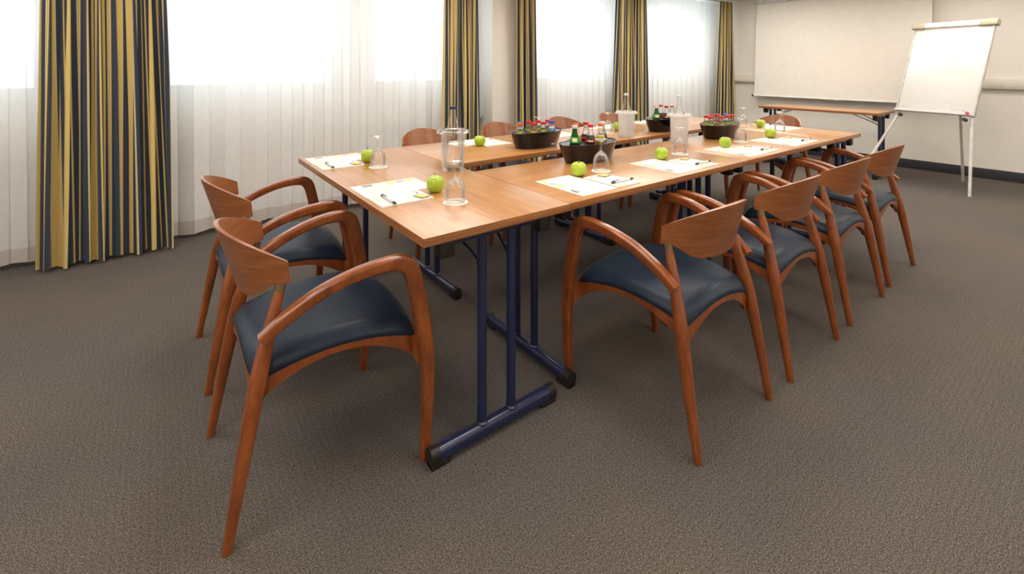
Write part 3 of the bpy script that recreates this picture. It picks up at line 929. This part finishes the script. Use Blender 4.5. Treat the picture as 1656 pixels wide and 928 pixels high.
# star outline on the juice bucket of the open side
mb = MB()
AC2 = R(-42)
for i in range(10):
    a, b = star[i], star[(i + 1) % 10]
    ring_patch(mb, AC2, 0.05, [(a[0] * 1.5, a[1] * 1.5), (b[0] * 1.5, b[1] * 1.5), (b[0] * 1.2, b[1] * 1.2), (a[0] * 1.2, a[1] * 1.2)], 0.001)
mb.build('star_outline', 'label_red', bks['BR2'], 0)

# ------------------------------------------------------------------ coolers with water bottles
def cooler(label, x, y, mat, hgt):
    t = thing('bottle_cooler', label, 'cooler', (x, y, HT), 0, 'bottle coolers on the tables')
    MB().lathe([(0.0, 0.002), (0.054, 0.0), (0.056, 0.004), (0.060, hgt - 0.008), (0.064, hgt - 0.002), (0.076, hgt + 0.0), (0.081, hgt - 0.006), (0.082, hgt - 0.014), (0.0805, hgt - 0.014), (0.079, hgt - 0.004), (0.0745, hgt + 0.003), (0.058, hgt + 0.003)], 36).build('outer_wall', mat, t, 60)
    MB().lathe([(0.058, hgt + 0.003), (0.0535, hgt - 0.01), (0.049, 0.05), (0.047, 0.024), (0.0, 0.022)], 36).build('inner_wall', mat, t, 60)
    return t
def water(label, x, y, capm):
    return bottle(label, (x, y, HT + 0.0225), 0.037, 0.165, 0.250, 0.298, 0.0140, 'glass', None, 0, capm, None, group='water bottles in the coolers', name='water_bottle')
cooler('clear acrylic bottle cooler on the near end table', 1.194, 2.080, 'acrylic', 0.200)
water('clear water bottle with navy cap standing in the clear cooler', 1.194, 2.080, 'navy_plastic')
cooler('frosted bottle cooler on the window row, between apple and soda bucket', 2.785, 2.285, 'frosted', 0.185)
water('clear water bottle in the frosted cooler of the window row', 2.785, 2.285, 'silver')
c3 = cooler('frosted bottle cooler with red triangle on the open long side', 2.860, 1.890, 'frosted', 0.195)
wb3 = water('clear water bottle with red triangle in the frosted cooler of the open side', 2.860, 1.890, 'silver')
def tri(parent, r, zc, ang, s):
    mb = MB()
    vs = [(r * math.cos(ang - s / r / 2), r * math.sin(ang - s / r / 2), zc - s / 2), (r * math.cos(ang + s / r / 2), r * math.sin(ang + s / r / 2), zc - s / 2), (r * 0.99 * math.cos(ang), r * 0.99 * math.sin(ang), zc + s / 2)]
    mb.add(vs, [(0, 1, 2)]); mb.build('red_triangle', 'red', parent, 0)
tri(c3, 0.0595, 0.055, R(-75), 0.022)
tri(wb3, 0.0330, 0.185, R(-75), 0.020)

# ------------------------------------------------------------------ projection screen
t = thing('projection_screen', 'large pulled-down projection screen on the wall above the side table', 'screen', (7.40, 2.52, 0.80))
yl, yr = 3.556 - 2.52, 1.479 - 2.52
def scr(u, v):
    z = 0.03 + v * (2.235 - 0.80 - 0.03)
    x = -0.045 + 0.085 * v + 0.004 * math.sin(u * 9) * (1 - v)
    return (x, yl + (yr - yl) * u, z)
mb = MB(); mb.grid(scr, 24, 12)
mb.grid(lambda u, v: (scr(u, v)[0] + 0.002, scr(u, v)[1], scr(u, v)[2]), 24, 12, flip=True)
mb.build('fabric', 'screen', t, 60, fix=False)
MB().tube((-0.045, yl + 0.015, 0.022), (-0.045, yr - 0.015, 0.022), 0.012, 12).build('bottom_bar', 'white_paint', t)
for y in (yl + 0.018, yr - 0.018):
    MB().tube((-0.045, y - 0.012, 0.022), (-0.045, y + 0.012, 0.022), 0.0155, 12).build('bar_cap', 'black_plastic', t)
MB().box((-0.062, -0.14, 0.006), (-0.050, 0.02, 0.018), bevel=0.002).build('pull_handle', 'beige_plastic', t)
MB().box((0.0, yr - 0.05, 1.425), (0.108, yl + 0.05, ZC - 0.80 - 0.002), bevel=0.01).build('case', 'grey_case', t)

# ------------------------------------------------------------------ flipchart
FR, FL = Vector((6.349, 0.966, 0.785)), Vector((6.53, 1.60, 0.785))
TR, TL = Vector((6.655, 0.858, 1.695)), Vector((6.835, 1.492, 1.695))
fc = thing('flipchart_easel', 'white flipchart easel standing before the wall beside the side table', 'flipchart', (6.6, 1.25, 0))
off = Vector((6.6, 1.25, 0))
ax = (FR - FL).normalized(); az = (TL - FL).normalized(); ay = ax.cross(az).normalized()   # ay points towards or away from viewer
if ay.x > 0: ay = -ay
Wd, Hd = (FR - FL).length, (TL - FL).length
o0 = FL - off
MB().obox(o0, ax, ay, az, (0, -0.022, 0), (Wd, 0.0, Hd), 0, 0.004).build('board', 'board', fc)
MB().obox(o0, ax, ay, az, (-0.014, -0.026, -0.005), (-0.0, 0.006, Hd), 0, 0.003).build('side_frame', 'grey_case', fc)
MB().obox(o0, ax, ay, az, (Wd, -0.026, -0.005), (Wd + 0.014, 0.006, Hd), 0, 0.003).build('side_frame', 'grey_case', fc)
MB().obox(o0, ax, ay, az, (0.08, -0.03, Hd - 0.01), (Wd - 0.10, 0.028, Hd + 0.045), 0, 0.006).build('clamp_bar', 'white_paint', fc)
MB().obox(o0, ax, ay, az, (-0.04, -0.035, Hd - 0.018), (0.085, 0.036, Hd + 0.05), 0, 0.012).build('clamp_end', 'beige_plastic', fc)
MB().obox(o0, ax, ay, az, (Wd - 0.105, -0.035, Hd - 0.018), (Wd + 0.04, 0.036, Hd + 0.05), 0, 0.012).build('clamp_end', 'beige_plastic', fc)
MB().obox(o0, ax, ay, az, (0.0, 0.0, -0.006), (Wd, 0.045, 0.006), 0, 0.003).obox(o0, ax, ay, az, (0.0, 0.04, 0.004), (Wd, 0.045, 0.018), 0, 0.002).build('pen_tray', 'board', fc)
mb = MB()
for (u0, u1, v0, v1) in ((0.035, 0.065, 0.05, 0.056), (0.48, 0.55, 0.045, 0.048), (0.28, 0.36, 0.042, 0.046), (0.565, 0.59, 0.04, 0.055), (0.05, 0.09, 0.042, 0.045)):
    mb.obox(o0, ax, ay, az, (u0, 0.0, v0), (u1, 0.0008, v1), 0)
mb.build('print', 'print_grey', fc, 0)
front_r, front_l, rear = Vector((6.33, 0.985, 0)) - off, Vector((6.40, 1.93, 0)) - off, Vector((7.12, 1.16, 0)) - off
MB().sweep([front_r, o0 + ax * (Wd - 0.012) - ay * 0.03 - az * 0.02, o0 + ax * (Wd - 0.012) - ay * 0.034 + az * 0.30], [0.0125, 0.0135, 0.0135], (0, 1, 0), 10, 3, 1).build('leg', 'white_paint', fc)
MB().sweep([front_l, o0 + ax * 0.012 - ay * 0.03 - az * 0.02, o0 + ax * 0.012 - ay * 0.034 + az * 0.30], [0.0125, 0.0135, 0.0135], (0, 1, 0), 10, 3, 1).build('leg', 'white_paint', fc)
MB().sweep([rear, o0 + ax * (Wd * 0.72) - ay * 0.04 + az * 0.35], [0.0125, 0.0125], (0, 1, 0), 10, 3, 1).build('leg', 'grey_case', fc)
for u in (0.045, Wd - 0.05):
    c = o0 + ax * u - az * 0.045 - ay * 0.01
    MB().tube(c + ay * 0.0, c + ay * 0.03, 0.018, 14, hint=tuple(az)).build('knob', 'black_plastic', fc)
c = o0 + ax * (Wd - 0.022) + az * 0.012
mg = MB().tube(c + ay * 0.0455, c + ay * 0.058, 0.014, 14, hint=tuple(az)).build('magnet', 'red', fc)
for (u, du, m_) in ((0.13, 0.05, 'print_grey'), (0.27, 0.09, 'white_paint'), (0.22, 0.03, 'print_dark')):
    a = o0 + ax * u + az * 0.012 + ay * 0.02
    pn = MB().tube(a + off, a + off + ax * du, 0.006, 10, hint=tuple(az)).build('marker_pen', m_, None)
    tag(pn, {'print_grey': 'grey marker pen', 'white_paint': 'white marker pen', 'print_dark': 'short dark marker'}[m_] + ' lying in the flipchart tray', 'marker', 'markers in the flipchart tray')
